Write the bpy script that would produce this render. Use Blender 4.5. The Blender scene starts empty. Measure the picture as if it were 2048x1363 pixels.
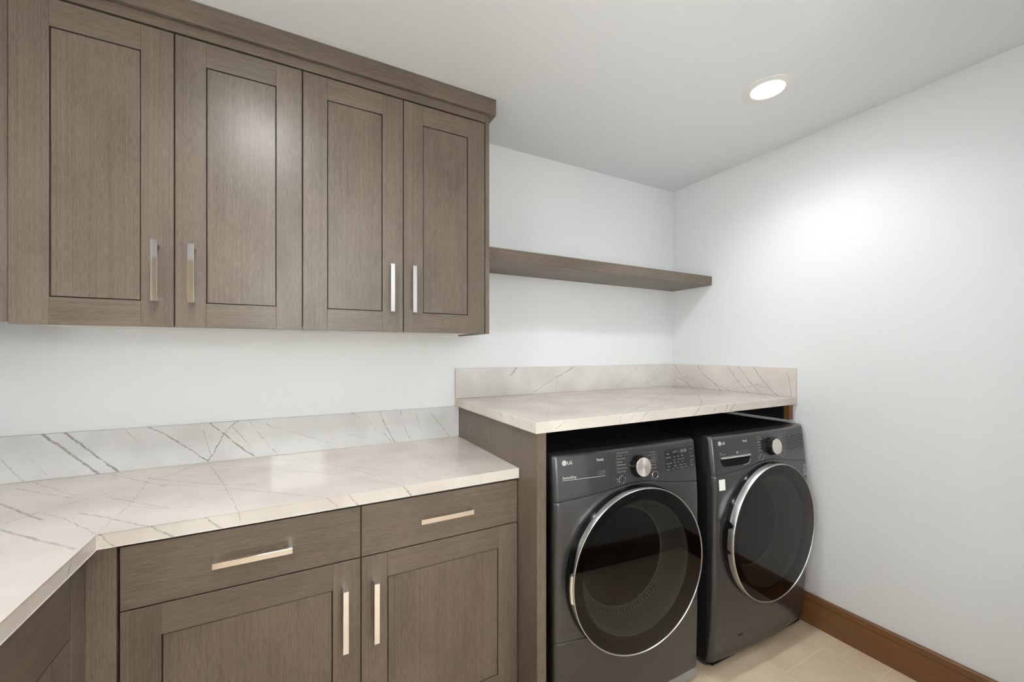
import bpy, bmesh, math, random
from mathutils import Vector, Matrix, Euler
random.seed(7)
C = bpy.context.scene.collection
PI = math.pi

# ------------------------------------------------------------------ camera, world, exposure
cam_data = bpy.data.cameras.new('camera')
cam_data.sensor_width = 36.0
cam_data.lens = 803.63 / 2048 * 36.0
cam_data.shift_y = (701.02 - 681.5) / 2048
cam_data.clip_start = 0.02
cam = bpy.data.objects.new('camera', cam_data)
cam.location = (-2.2623, -1.9065, 1.3585)
cam.rotation_euler = (PI / 2, 0, -0.4899)
C.objects.link(cam)
bpy.context.scene.camera = cam

L1, L2, L3, L4 = 46.0, 150.0, 150.0, 130.0      # glow of the lenses; the last two are unseen fill
BEAMS = (32.0, 42.0, 0.0, 112.0)                 # downward beams of the same lamps (W)
DAY = 28.0           # daylight outside the window behind the camera
w = bpy.data.worlds.new('daylight')
bpy.context.scene.world = w
w.use_nodes = True
wb = w.node_tree.nodes['Background']
wb.inputs[0].default_value = (0.90, 0.955, 1.0, 1)
wb.inputs[1].default_value = DAY
vs = bpy.context.scene.view_settings
vs.view_transform = 'Standard'
vs.look = 'None'
vs.gamma = 1.0
vs.use_curve_mapping = False
vs.exposure = 0.13

# ------------------------------------------------------------------ materials
def lin(c):
    return tuple(((x / 255) / 12.92 if x / 255 <= 0.04045 else ((x / 255 + 0.055) / 1.055) ** 2.4) for x in c) + (1,)

def base(name):
    m = bpy.data.materials.new(name); m.use_nodes = True
    nt = m.node_tree
    return m, nt, nt.nodes['Principled BSDF']

def N(nt, t, **k):
    n = nt.nodes.new(t)
    for a, v in k.items(): setattr(n, a, v)
    return n

def plain(name, col, rough=0.5, metal=0.0, spec=0.5, bump=0.0, bscale=300, coat=0.0):
    m, nt, b = base(name)
    b.inputs['Base Color'].default_value = col
    b.inputs['Roughness'].default_value = rough
    b.inputs['Metallic'].default_value = metal
    b.inputs['Specular IOR Level'].default_value = spec
    b.inputs['Coat Weight'].default_value = coat; b.inputs['Coat Roughness'].default_value = 0.1
    tc = N(nt, 'ShaderNodeTexCoord')
    no = N(nt, 'ShaderNodeTexNoise'); no.inputs['Scale'].default_value = bscale
    nt.links.new(tc.outputs['Object'], no.inputs['Vector'])
    # a faint unevenness in the finish
    mr = N(nt, 'ShaderNodeMapRange')
    mr.inputs[3].default_value = max(rough - 0.03, 0.0); mr.inputs[4].default_value = rough + 0.03
    nt.links.new(no.outputs['Fac'], mr.inputs[0]); nt.links.new(mr.outputs[0], b.inputs['Roughness'])
    if bump:
        bp = N(nt, 'ShaderNodeBump'); bp.inputs['Strength'].default_value = bump; bp.inputs['Distance'].default_value = 0.002
        nt.links.new(no.outputs['Fac'], bp.inputs['Height']); nt.links.new(bp.outputs['Normal'], b.inputs['Normal'])
    return m

def oak(name, axis, dark, light, rough=0.36):
    """stained quarter-sawn oak; the grain runs along the given axis"""
    m, nt, b = base(name)
    tc = N(nt, 'ShaderNodeTexCoord'); oi = N(nt, 'ShaderNodeObjectInfo')
    add = N(nt, 'ShaderNodeVectorMath', operation='ADD'); sc = N(nt, 'ShaderNodeMath', operation='MULTIPLY')
    sc.inputs[1].default_value = 37.0
    nt.links.new(oi.outputs['Random'], sc.inputs[0])
    nt.links.new(tc.outputs['Object'], add.inputs[0]); nt.links.new(sc.outputs[0], add.inputs[1])
    def stretched(across, along):
        mp = N(nt, 'ShaderNodeMapping')
        s = [across] * 3; s[axis] = along
        mp.inputs['Scale'].default_value = s
        nt.links.new(add.outputs[0], mp.inputs['Vector'])
        return mp
    pores = N(nt, 'ShaderNodeTexNoise'); pores.inputs['Scale'].default_value = 1; pores.inputs['Detail'].default_value = 3
    nt.links.new(stretched(640, 34).outputs[0], pores.inputs['Vector'])
    bands = N(nt, 'ShaderNodeTexNoise'); bands.inputs['Scale'].default_value = 1; bands.inputs['Detail'].default_value = 4
    bands.inputs['Distortion'].default_value = 0.6
    nt.links.new(stretched(230, 1.3).outputs[0], bands.inputs['Vector'])
    cloud = N(nt, 'ShaderNodeTexNoise'); cloud.inputs['Scale'].default_value = 1; cloud.inputs['Detail'].default_value = 2
    nt.links.new(stretched(7, 3).outputs[0], cloud.inputs['Vector'])
    m1 = N(nt, 'ShaderNodeMath', operation='MULTIPLY_ADD'); m1.inputs[1].default_value = 0.62
    m2 = N(nt, 'ShaderNodeMath', operation='MULTIPLY_ADD'); m2.inputs[1].default_value = 0.34
    m3 = N(nt, 'ShaderNodeMath', operation='MULTIPLY_ADD'); m3.inputs[1].default_value = 0.4; m3.inputs[2].default_value = -0.18
    nt.links.new(cloud.outputs['Fac'], m3.inputs[0])
    nt.links.new(bands.outputs['Fac'], m2.inputs[0]); nt.links.new(m3.outputs[0], m2.inputs[2])
    nt.links.new(pores.outputs['Fac'], m1.inputs[0]); nt.links.new(m2.outputs[0], m1.inputs[2])
    cr = N(nt, 'ShaderNodeValToRGB')
    cr.color_ramp.elements[0].position = 0.33; cr.color_ramp.elements[0].color = dark
    cr.color_ramp.elements[1].position = 0.67; cr.color_ramp.elements[1].color = light
    nt.links.new(m1.outputs[0], cr.inputs[0]); nt.links.new(cr.outputs[0], b.inputs['Base Color'])
    b.inputs['Roughness'].default_value = rough
    b.inputs['Specular IOR Level'].default_value = 0.5
    bp = N(nt, 'ShaderNodeBump'); bp.inputs['Strength'].default_value = 0.12; bp.inputs['Distance'].default_value = 0.001
    nt.links.new(pores.outputs['Fac'], bp.inputs['Height']); nt.links.new(bp.outputs['Normal'], b.inputs['Normal'])
    return m

OD, OL = lin((85, 73, 62)), lin((116, 103, 90))
oak_z = oak('oak_vertical_grain', 2, OD, OL)
oak_x = oak('oak_grain_along_back_wall', 0, OD, OL)
oak_y = oak('oak_grain_along_side_wall', 1, OD, OL)
OAKS = [oak_z, oak_x]
brown_y = oak('brown_stained_wood', 1, lin((106, 71, 40)), lin((130, 88, 52)), 0.42)
brown_x = oak('brown_stained_wood_front', 0, lin((106, 71, 40)), lin((130, 88, 52)), 0.42)
pale_z = oak('pale_tan_wood', 2, lin((176, 156, 132)), lin((205, 186, 160)), 0.45)
paint = plain('white_wall_paint', lin((232, 233, 234)), 0.6, bump=0.10, bscale=260)
ceil_paint = plain('white_ceiling_paint', lin((238, 240, 243)), 0.7, bump=0.08, bscale=260)
melamine = plain('white_melamine', lin((226, 224, 218)), 0.4)
chrome = plain('polished_chrome', (0.84, 0.835, 0.83, 1), 0.05, 1.0)
satin = plain('satin_chrome', (0.90, 0.885, 0.865, 1), 0.36, 1.0)
graphite = plain('graphite_painted_steel', lin((66, 66, 67)), 0.34, 0.6, coat=0.55)
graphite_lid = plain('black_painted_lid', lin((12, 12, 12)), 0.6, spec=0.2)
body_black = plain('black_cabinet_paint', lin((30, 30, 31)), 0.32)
black_gloss = plain('black_gloss_plastic', (0.006, 0.006, 0.006, 1), 0.12)
black_matt = plain('black_matt_plastic', (0.004, 0.004, 0.004, 1), 0.6, spec=0.12)
seam_dark = plain('dark_seam', (0.012, 0.012, 0.012, 1), 0.6)
grey_plastic = plain('grey_bowl_plastic', lin((150, 150, 146)), 0.3)
toe_grey = plain('light_grey_plinth', lin((150, 150, 146)), 0.4)
drum_steel = plain('drum_steel', (0.36, 0.36, 0.35, 1), 0.3, 1.0)
print_white = plain('white_printing', lin((205, 205, 203)), 0.5)
print_grey = plain('grey_printing', lin((138, 137, 134)), 0.5)
display_black = plain('dark_display', lin((24, 24, 24)), 0.3)
display_grey = plain('grey_display', lin((46, 46, 45)), 0.35)
paper = plain('white_paper', lin((235, 235, 230)), 0.6)
label_grey = plain('grey_paper_label', lin((178, 176, 172)), 0.6)
rubber = plain('grey_rubber', lin((70, 72, 72)), 0.6)
trim_white = plain('white_trim', lin((236, 236, 233)), 0.4)

def lens_material(power):
    m, nt, b = base('lit_lamp_lens')
    b.inputs['Base Color'].default_value = (1, 1, 1, 1)
    b.inputs['Emission Color'].default_value = (0.945, 0.972, 1.0, 1)
    b.inputs['Emission Strength'].default_value = power
    return m

def knob_metal():
    m, nt, b = base('spun_aluminium')
    b.inputs['Base Color'].default_value = (0.96, 0.90, 0.85, 1)
    b.inputs['Metallic'].default_value = 1.0
    b.inputs['Roughness'].default_value = 0.34
    b.inputs['Anisotropic'].default_value = 0.8
    tg = N(nt, 'ShaderNodeTangent', direction_type='RADIAL', axis='Y')
    nt.links.new(tg.outputs[0], b.inputs['Tangent'])
    return m
knob_mat = knob_metal()

def door_glass(name, tint, rough=0.02):
    m = bpy.data.materials.new(name); m.use_nodes = True
    nt = m.node_tree; nt.nodes.clear()
    out = N(nt, 'ShaderNodeOutputMaterial'); mix = N(nt, 'ShaderNodeMixShader')
    fr = N(nt, 'ShaderNodeFresnel'); fr.inputs['IOR'].default_value = 1.42
    tr = N(nt, 'ShaderNodeBsdfTransparent'); tr.inputs[0].default_value = (tint, tint, tint * 0.96, 1)
    gl = N(nt, 'ShaderNodeBsdfGlossy'); gl.inputs['Roughness'].default_value = rough
    gl.inputs['Color'].default_value = (0.95, 0.95, 0.95, 1)
    nt.links.new(fr.outputs[0], mix.inputs[0]); nt.links.new(tr.outputs[0], mix.inputs[1]); nt.links.new(gl.outputs[0], mix.inputs[2])
    nt.links.new(mix.outputs[0], out.inputs[0])
    return m
smoked = door_glass('smoked_door_glass', 0.38)
clear = door_glass('clear_pane_glass', 0.95, 0.0)

def tiles():
    m, nt, b = base('beige_porcelain_tile')
    tc = N(nt, 'ShaderNodeTexCoord')
    mp = N(nt, 'ShaderNodeMapping'); mp.inputs['Location'].default_value = (0.065, 1.058, 0)
    mp.inputs['Rotation'].default_value = (0, 0, PI / 2)
    nt.links.new(tc.outputs['Object'], mp.inputs['Vector'])
    br = N(nt, 'ShaderNodeTexBrick'); br.offset = 0.33
    br.inputs['Scale'].default_value = 1; br.inputs['Brick Width'].default_value = 0.61; br.inputs['Row Height'].default_value = 0.305
    br.inputs['Mortar Size'].default_value = 0.0015; br.inputs['Mortar Smooth'].default_value = 0.2
    br.inputs['Color1'].default_value = lin((228, 206, 177)); br.inputs['Color2'].default_value = lin((222, 199, 170))
    br.inputs['Mortar'].default_value = lin((238, 223, 200))
    nt.links.new(mp.outputs[0], br.inputs['Vector'])
    no = N(nt, 'ShaderNodeTexNoise'); no.inputs['Scale'].default_value = 7; no.inputs['Detail'].default_value = 6
    nt.links.new(tc.outputs['Object'], no.inputs['Vector'])
    mx = N(nt, 'ShaderNodeMix', data_type='RGBA', blend_type='MULTIPLY'); mx.inputs[0].default_value = 0.4
    cr = N(nt, 'ShaderNodeValToRGB'); cr.color_ramp.elements[0].position = 0.3; cr.color_ramp.elements[0].color = (0.72, 0.70, 0.68, 1)
    cr.color_ramp.elements[1].position = 0.7
    nt.links.new(no.outputs['Fac'], cr.inputs[0]); nt.links.new(br.outputs['Color'], mx.inputs[6]); nt.links.new(cr.outputs[0], mx.inputs[7])
    nt.links.new(mx.outputs[2], b.inputs['Base Color'])
    b.inputs['Roughness'].default_value = 0.42
    return m
tile_mat = tiles()

VEINS = {
 'lower_slab': [
  (1,0.8,[[-2.903,-0.454,0.934],[-2.864,-0.386,0.934],[-2.775,-0.292,0.934],[-2.645,-0.141,0.934],[-2.59,-0.024,0.934]]),
  (1.3,0.6,[[-3.028,-0.094,0.934],[-2.834,-0.29,0.934]]),
  (1,0.5,[[-3.02,-0.03,0.934],[-2.842,-0.257,0.934]]),
  (1.3,0.55,[[-2.828,-0.038,0.934],[-2.691,-0.206,0.934],[-2.624,-0.288,0.934]]),
  (1.2,0.4,[[-2.833,0.015,0.934],[-2.578,-0.191,0.934],[-2.51,-0.214,0.934]]),
  (1.5,0.55,[[-2.705,-0.149,0.934],[-2.498,-0.333,0.934],[-2.378,-0.397,0.934]]),
  (1,0.6,[[-2.551,-0.06,0.934],[-2.477,-0.32,0.934],[-2.404,-0.616,0.934],[-2.392,-0.684,0.934]]),
  (1,0.6,[[-2.547,-0.046,0.934],[-2.393,-0.191,0.934],[-2.191,-0.356,0.934],[-2.028,-0.56,0.934]]),
  (1,0.5,[[-2.384,-0.031,0.934],[-2.003,-0.419,0.934]]),
  (2.5,0.6,[[-2.993,-0.251,0.934],[-2.886,-0.391,0.934],[-2.828,-0.459,0.934]]),
  (2.5,0.6,[[-2.888,-0.489,0.934],[-2.823,-0.561,0.934],[-2.685,-0.703,0.934]]),
  (1,0.6,[[-2.851,-0.402,0.934],[-2.784,-0.475,0.934],[-2.676,-0.628,0.934]]),
  (1.8,0.6,[[-2.767,-0.446,0.934],[-2.704,-0.503,0.934],[-2.584,-0.631,0.934]]),
  (1.5,0.45,[[-2.751,-0.324,0.934],[-2.575,-0.508,0.934]]),
  (1.3,0.4,[[-2.662,-0.445,0.934],[-2.583,-0.512,0.934],[-2.515,-0.532,0.934]]),
  (1,0.45,[[-2.691,-0.206,0.934],[-2.672,-0.439,0.934],[-2.674,-0.622,0.934]]),
  (1.3,0.5,[[-2.648,-0.253,0.934],[-2.432,-0.412,0.934],[-2.203,-0.616,0.934]]),
  (1.2,0.4,[[-2.489,-0.393,0.934],[-2.372,-0.466,0.934],[-2.247,-0.574,0.934]]),
  (1,0.5,[[-2.187,-0.209,0.934],[-2.009,-0.504,0.934]]),
  (1,0.5,[[-2.192,-0.307,0.934],[-1.973,-0.62,0.934]]),
  (1,0.45,[[-1.628,-0.3,0.934],[-1.566,-0.486,0.934]]),
  (0.8,0.35,[[-1.861,-0.356,0.934],[-1.772,-0.495,0.934],[-1.709,-0.632,0.934]]),
  (1,0.5,[[-1.568,-0.115,0.934],[-1.554,-0.359,0.934],[-1.549,-0.536,0.934]]),
  (1,0.4,[[-2.08,-0.019,0.934],[-1.899,-0.266,0.934],[-1.748,-0.594,0.934]]),
  (1,0.35,[[-1.714,-0.06,0.934],[-1.693,-0.313,0.934],[-1.734,-0.534,0.934]]),
  (0.9,0.35,[[-1.997,-0.151,0.934],[-1.894,-0.609,0.934]]),
  (1.5,0.7,[[-2.672,-0.633,0.934],[-2.641,-0.633,0.898]]),
  (2,0.6,[[-2.579,-0.633,0.933],[-2.555,-0.633,0.912],[-2.53,-0.633,0.894]]),
  (1.5,0.7,[[-2.47,-0.633,0.933],[-2.435,-0.633,0.895]]),
  (1,0.4,[[-2.402,-0.633,0.939],[-2.396,-0.633,0.904]]),
  (1.8,0.6,[[-2.187,-0.633,0.936],[-2.159,-0.633,0.901]]),
  (1.8,0.6,[[-2.13,-0.633,0.932],[-2.103,-0.633,0.898]]),
  (1.8,0.7,[[-1.971,-0.633,0.937],[-1.943,-0.633,0.897]]),
  (1,0.4,[[-1.709,-0.633,0.934],[-1.706,-0.633,0.901]]),
  (1.3,0.7,[[-2.674,-0.741,0.934],[-2.674,-0.765,0.901]]),
 ],
 'lower_splash': [
  (2.6,0.9,[[-3.004,-0.015,1.085],[-2.942,-0.015,1.018],[-2.866,-0.015,0.933]]),
  (2.6,0.9,[[-2.95,-0.015,1.083],[-2.895,-0.015,1.023],[-2.863,-0.015,0.986],[-2.816,-0.015,0.934]]),
  (1,0.5,[[-3.097,-0.015,1.016],[-3.046,-0.015,0.933]]),
  (1,0.5,[[-3.06,-0.015,0.959],[-3.041,-0.015,0.931]]),
  (1.6,0.8,[[-2.742,-0.015,1.086],[-2.697,-0.015,1.059],[-2.654,-0.015,1.023],[-2.562,-0.015,0.938]]),
  (2,0.9,[[-2.558,-0.015,1.086],[-2.505,-0.015,1.028],[-2.457,-0.015,0.977],[-2.414,-0.015,0.94]]),
  (1.2,1,[[-2.467,-0.015,1.082],[-2.491,-0.015,1.068],[-2.515,-0.015,1.037],[-2.539,-0.015,0.982],[-2.562,-0.015,0.938]]),
  (1,0.6,[[-2.491,-0.015,1.068],[-2.464,-0.015,1.032],[-2.428,-0.015,0.978]]),
  (1,0.7,[[-2.432,-0.015,1.084],[-2.389,-0.015,1.012],[-2.333,-0.015,0.936]]),
  (1,0.5,[[-2.578,-0.015,1.059],[-2.555,-0.015,0.963]]),
  (1,0.5,[[-2.378,-0.015,1.079],[-2.344,-0.015,1.029]]),
  (1.5,0.5,[[-2.057,-0.015,1.086],[-2.017,-0.015,1.064]]),
  (1,0.35,[[-2.802,-0.015,1.084],[-2.768,-0.015,1.035]]),
  (1,0.3,[[-2.003,-0.015,1.078],[-1.948,-0.015,0.996]]),
  (1,0.4,[[-2.421,-0.015,1.083],[-2.126,-0.015,0.957]]),
  (1,0.35,[[-3.031,-0.015,1.007],[-2.992,-0.015,0.949]]),
  (1.6,0.8,[[-1.935,-0.015,1.091],[-1.924,-0.015,1.054],[-1.9,-0.015,0.999],[-1.866,-0.015,0.936]]),
  (1.2,0.6,[[-1.841,-0.015,1.087],[-1.832,-0.015,1.023],[-1.815,-0.015,0.982],[-1.792,-0.015,0.942]]),
  (1,0.5,[[-1.776,-0.015,1.082],[-1.754,-0.015,1.005],[-1.737,-0.015,0.96]]),
  (1.4,0.6,[[-1.915,-0.015,0.982],[-1.877,-0.015,0.932]]),
  (1,0.4,[[-2.06,-0.015,0.992],[-1.987,-0.015,0.967]]),
  (1.2,0.8,[[-1.693,-0.015,1.054],[-1.65,-0.015,0.997],[-1.603,-0.015,0.938]]),
 ],
 'upper_slab': [
  (1,0.5,[[-1.154,-0.044,1.121],[-1.215,-0.365,1.121],[-1.292,-0.656,1.121]]),
  (1.2,0.45,[[-1.057,-0.096,1.121],[-1.384,-0.416,1.121],[-1.503,-0.532,1.121]]),
  (1,0.35,[[-0.767,-0.35,1.121],[-0.858,-0.629,1.121]]),
  (1.3,0.6,[[-0.536,-0.373,1.121],[-0.888,-0.613,1.121],[-1.206,-0.783,1.121]]),
  (1.4,0.7,[[-0.314,-0.439,1.121],[-0.676,-0.726,1.121],[-0.786,-0.799,1.121]]),
  (0.8,0.3,[[-0.829,-0.644,1.121],[-1.342,-0.721,1.121]]),
  (0.8,0.3,[[-1.158,-0.232,1.121],[-1.534,-0.791,1.121]]),
  (1.3,0.6,[[0.015,-0.339,1.121],[-0.263,-0.519,1.121],[-0.55,-0.807,1.121]]),
  (1,0.35,[[-1.067,-0.366,1.121],[-1.222,-0.682,1.121]]),
  (1.2,0.5,[[-0.474,-0.406,1.121],[-0.755,-0.611,1.121],[-1.077,-0.786,1.121]]),
  (1.2,0.4,[[-0.139,-0.585,1.121],[-0.255,-0.732,1.121],[-0.37,-0.816,1.121]]),
  (1.2,0.5,[[-1.445,-0.776,1.121],[-1.491,-0.776,1.095]]),
  (1,0.5,[[-1.2,-0.776,1.12],[-1.204,-0.776,1.086]]),
  (1.2,0.5,[[-1.125,-0.776,1.12],[-1.167,-0.776,1.087]]),
  (1.4,0.6,[[-1.066,-0.776,1.119],[-1.1,-0.776,1.084]]),
  (1.8,0.8,[[-0.756,-0.776,1.116],[-0.797,-0.776,1.082]]),
  (1.5,0.7,[[-0.646,-0.776,1.113],[-0.677,-0.776,1.083]]),
  (1.8,0.8,[[-0.568,-0.776,1.116],[-0.588,-0.776,1.086]]),
  (1.8,0.9,[[-0.515,-0.776,1.116],[-0.555,-0.776,1.085]]),
  (1.4,0.5,[[-0.301,-0.776,1.113],[-0.331,-0.776,1.082]]),
  (1.2,0.4,[[-0.145,-0.776,1.108],[-0.224,-0.776,1.09]]),
  (1.3,0.7,[[-1.57,-0.221,1.118],[-1.57,-0.253,1.087]]),
  (3,0.4,[[-1.57,-0.504,1.119],[-1.57,-0.52,1.107]]),
  (1.2,0.6,[[-1.57,-0.604,1.12],[-1.57,-0.626,1.089]]),
  (1.2,0.6,[[-1.57,-0.738,1.122],[-1.57,-0.75,1.098]]),
 ],
 'upper_rear': [
  (4,0.6,[[-1.226,-0.015,1.265],[-1.26,-0.015,1.228]]),
  (1.8,0.8,[[-0.841,-0.015,1.266],[-0.926,-0.015,1.226],[-1.002,-0.015,1.194]]),
  (1.3,0.6,[[-1.002,-0.015,1.194],[-1.136,-0.015,1.121]]),
  (0.9,0.4,[[-1.046,-0.015,1.248],[-1.002,-0.015,1.194]]),
  (1,0.35,[[-1.142,-0.015,1.229],[-1.154,-0.015,1.159]]),
  (1,0.4,[[-1.262,-0.015,1.159],[-1.318,-0.015,1.12]]),
  (1.2,0.45,[[-0.326,-0.015,1.266],[-0.522,-0.015,1.135]]),
  (1.2,0.55,[[-0.132,-0.015,1.269],[-0.235,-0.015,1.186],[-0.326,-0.015,1.121]]),
  (1.2,0.5,[[-0.07,-0.015,1.25],[-0.285,-0.015,1.134]]),
  (1,0.3,[[-1.545,-0.015,1.273],[-1.565,-0.015,1.25]]),
  (1,0.3,[[-0.952,-0.015,1.235],[-0.977,-0.015,1.12]]),
 ],
 'upper_right': [
  (1.5,0.9,[[-0.015,-0.028,1.262],[-0.015,-0.08,1.196]]),
  (1.5,0.9,[[-0.015,-0.021,1.173],[-0.015,-0.066,1.124]]),
  (1.5,0.8,[[-0.015,-0.036,1.184],[-0.015,-0.109,1.16],[-0.015,-0.166,1.12]]),
  (1.7,0.8,[[-0.015,-0.2,1.267],[-0.015,-0.246,1.21],[-0.015,-0.316,1.163],[-0.015,-0.359,1.124]]),
  (1.4,0.7,[[-0.015,-0.08,1.189],[-0.015,-0.206,1.167],[-0.015,-0.246,1.121]]),
  (1.5,0.75,[[-0.015,-0.401,1.268],[-0.015,-0.464,1.189],[-0.015,-0.534,1.118]]),
  (1.5,0.7,[[-0.015,-0.469,1.267],[-0.015,-0.55,1.174],[-0.015,-0.601,1.12]]),
  (1.7,0.8,[[-0.015,-0.56,1.268],[-0.015,-0.601,1.208],[-0.015,-0.65,1.151],[-0.015,-0.688,1.12]]),
  (1.2,0.6,[[-0.015,-0.65,1.156],[-0.015,-0.571,1.17],[-0.015,-0.518,1.151]]),
  (1.2,0.8,[[-0.015,-0.73,1.245],[-0.015,-0.743,1.217],[-0.015,-0.755,1.124]]),
  (1.3,0.6,[[-0.015,-0.316,1.163],[-0.015,-0.418,1.126]]),
 ],
}
def stone(name, veins, tone, seed, base_at):
    """polished white quartzite: cloudy warm white with thin grey-brown veins along the given polylines (object space)"""
    m, nt, b = base(name)
    L = nt.links.new
    tc = N(nt, 'ShaderNodeTexCoord')
    wob = N(nt, 'ShaderNodeTexNoise'); wob.inputs['Scale'].default_value = 38; wob.inputs['Detail'].default_value = 4
    off = N(nt, 'ShaderNodeVectorMath', operation='ADD'); off.inputs[1].default_value = (seed, seed * 2.1, 0)
    L(tc.outputs['Object'], off.inputs[0]); L(off.outputs[0], wob.inputs['Vector'])
    cen = N(nt, 'ShaderNodeVectorMath', operation='SUBTRACT'); cen.inputs[1].default_value = (0.5, 0.5, 0.5)
    L(wob.outputs['Color'], cen.inputs[0])
    scl = N(nt, 'ShaderNodeVectorMath', operation='SCALE'); scl.inputs['Scale'].default_value = 0.011
    L(cen.outputs[0], scl.inputs[0])
    fine = N(nt, 'ShaderNodeTexNoise'); fine.inputs['Scale'].default_value = 190; fine.inputs['Detail'].default_value = 2
    L(off.outputs[0], fine.inputs['Vector'])
    fcen = N(nt, 'ShaderNodeVectorMath', operation='SUBTRACT'); fcen.inputs[1].default_value = (0.5, 0.5, 0.5)
    L(fine.outputs['Color'], fcen.inputs[0])
    fscl = N(nt, 'ShaderNodeVectorMath', operation='SCALE'); fscl.inputs['Scale'].default_value = 0.006
    L(fcen.outputs[0], fscl.inputs[0])
    both = N(nt, 'ShaderNodeVectorMath', operation='ADD'); L(scl.outputs[0], both.inputs[0]); L(fscl.outputs[0], both.inputs[1])
    P = N(nt, 'ShaderNodeVectorMath', operation='ADD')
    L(tc.outputs['Object'], P.inputs[0]); L(both.outputs[0], P.inputs[1])
    brk = N(nt, 'ShaderNodeTexNoise'); brk.inputs['Scale'].default_value = 26; brk.inputs['Detail'].default_value = 3
    L(off.outputs[0], brk.inputs['Vector'])
    bm_ = N(nt, 'ShaderNodeMapRange'); bm_.inputs[1].default_value = 0.36; bm_.inputs[2].default_value = 0.62
    bm_.inputs[3].default_value = 0.55; bm_.inputs[4].default_value = 1.0
    L(brk.outputs['Fac'], bm_.inputs[0])
    total = None
    for width, strength, pts in veins:
        for a, c in zip(pts[:-1], pts[1:]):
            a, c = Vector(a) - Vector(base_at), Vector(c) - Vector(base_at); ba = c - a
            if ba.length < 1e-4: continue
            pa = N(nt, 'ShaderNodeVectorMath', operation='SUBTRACT'); pa.inputs[1].default_value = a; L(P.outputs[0], pa.inputs[0])
            dt = N(nt, 'ShaderNodeVectorMath', operation='DOT_PRODUCT'); dt.inputs[1].default_value = ba / ba.length_squared; L(pa.outputs[0], dt.inputs[0])
            h = N(nt, 'ShaderNodeClamp'); L(dt.outputs['Value'], h.inputs[0])
            pr = N(nt, 'ShaderNodeVectorMath', operation='SCALE'); pr.inputs[0].default_value = ba; L(h.outputs[0], pr.inputs['Scale'])
            ds = N(nt, 'ShaderNodeVectorMath', operation='DISTANCE'); L(pa.outputs[0], ds.inputs[0]); L(pr.outputs[0], ds.inputs[1])
            mr = N(nt, 'ShaderNodeMapRange'); mr.inputs[1].default_value = 0.0003 * width; mr.inputs[2].default_value = 0.0017 * width + 0.0005
            mr.inputs[3].default_value = strength; mr.inputs[4].default_value = 0.0
            L(ds.outputs['Value'], mr.inputs[0])
            if total is None: total = mr.outputs[0]
            else:
                mx = N(nt, 'ShaderNodeMath', operation='MAXIMUM'); L(total, mx.inputs[0]); L(mr.outputs[0], mx.inputs[1]); total = mx.outputs[0]
    vm = N(nt, 'ShaderNodeMath', operation='MULTIPLY'); L(total, vm.inputs[0]); L(bm_.outputs[0], vm.inputs[1])
    cl = N(nt, 'ShaderNodeTexNoise'); cl.inputs['Scale'].default_value = 5; cl.inputs['Detail'].default_value = 5
    L(off.outputs[0], cl.inputs['Vector'])
    cr = N(nt, 'ShaderNodeValToRGB'); cr.color_ramp.elements[0].position = 0.35; cr.color_ramp.elements[1].position = 0.68
    cr.color_ramp.elements[0].color = tone[0]; cr.color_ramp.elements[1].color = tone[1]
    L(cl.outputs['Fac'], cr.inputs[0])
    mixc = N(nt, 'ShaderNodeMix', data_type='RGBA'); mixc.inputs[7].default_value = lin((104, 98, 92))
    L(vm.outputs[0], mixc.inputs[0]); L(cr.outputs[0], mixc.inputs[6]); L(mixc.outputs[2], b.inputs['Base Color'])
    b.inputs['Roughness'].default_value = 0.06
    return m
LOW_AT, HIGH_AT = (-3.307, 0, 0.8976), (-0.785, 0, 1.0839)     # where the two worktops stand
STONE = (lin((204, 195, 186)), lin((220, 212, 203)))
COOL = (lin((205, 203, 201)), lin((221, 219, 217)))
REAR = (lin((206, 200, 195)), lin((223, 218, 213)))  # same stone; the light's cool cast is mixed into this upstand's tone
SIDE = (lin((203, 196, 188)), lin((219, 211, 203)))
stone_lower = stone('quartzite_low_worktop', VEINS['lower_slab'], STONE, 1.0, LOW_AT)
stone_lower_splash = stone('quartzite_low_upstand', VEINS['lower_splash'], COOL, 2.0, LOW_AT)
stone_upper = stone('quartzite_raised_worktop', VEINS['upper_slab'], STONE, 3.0, HIGH_AT)
stone_rear = stone('quartzite_rear_upstand', VEINS['upper_rear'], REAR, 4.0, HIGH_AT)
stone_side = stone('quartzite_side_upstand', VEINS['upper_right'], SIDE, 5.0, HIGH_AT)

# ------------------------------------------------------------------ helpers
ORIGIN = {}
def obj(name, bm, mats, parent=None, smooth=False):
    """link a bmesh (given in world coordinates, or in the local frame of a rotated thing) as one object"""
    me = bpy.data.meshes.new(name)
    bmesh.ops.recalc_face_normals(bm, faces=bm.faces)
    if smooth:
        for f in bm.faces: f.smooth = True
        for e in bm.edges:
            if len(e.link_faces) == 2 and e.calc_face_angle(0) > math.radians(38): e.smooth = False
    bm.to_mesh(me); bm.free()
    for m in (mats if isinstance(mats, (list, tuple)) else [mats]): me.materials.append(m)
    o = bpy.data.objects.new(name, me); C.objects.link(o)
    if parent is not None:
        o.parent = parent
        off = ORIGIN.get(parent.name)
        if off is not None:
            me.transform(Matrix.Translation(-off)); ORIGIN[o.name] = off
    return o

def thing(name, label, cat, loc=(0, 0, 0), rotz=0.0, group=None, local=False):
    o = bpy.data.objects.new(name, None); C.objects.link(o)
    o.empty_display_size = 0.1
    o.location = loc; o.rotation_euler = (0, 0, rotz)
    o['label'] = label; o['category'] = cat
    if group: o['group'] = group
    if not local: ORIGIN[o.name] = Vector(loc)
    return o

def tag(o, label, cat, group=None):
    o['label'] = label; o['category'] = cat
    if group: o['group'] = group
    return o

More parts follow.
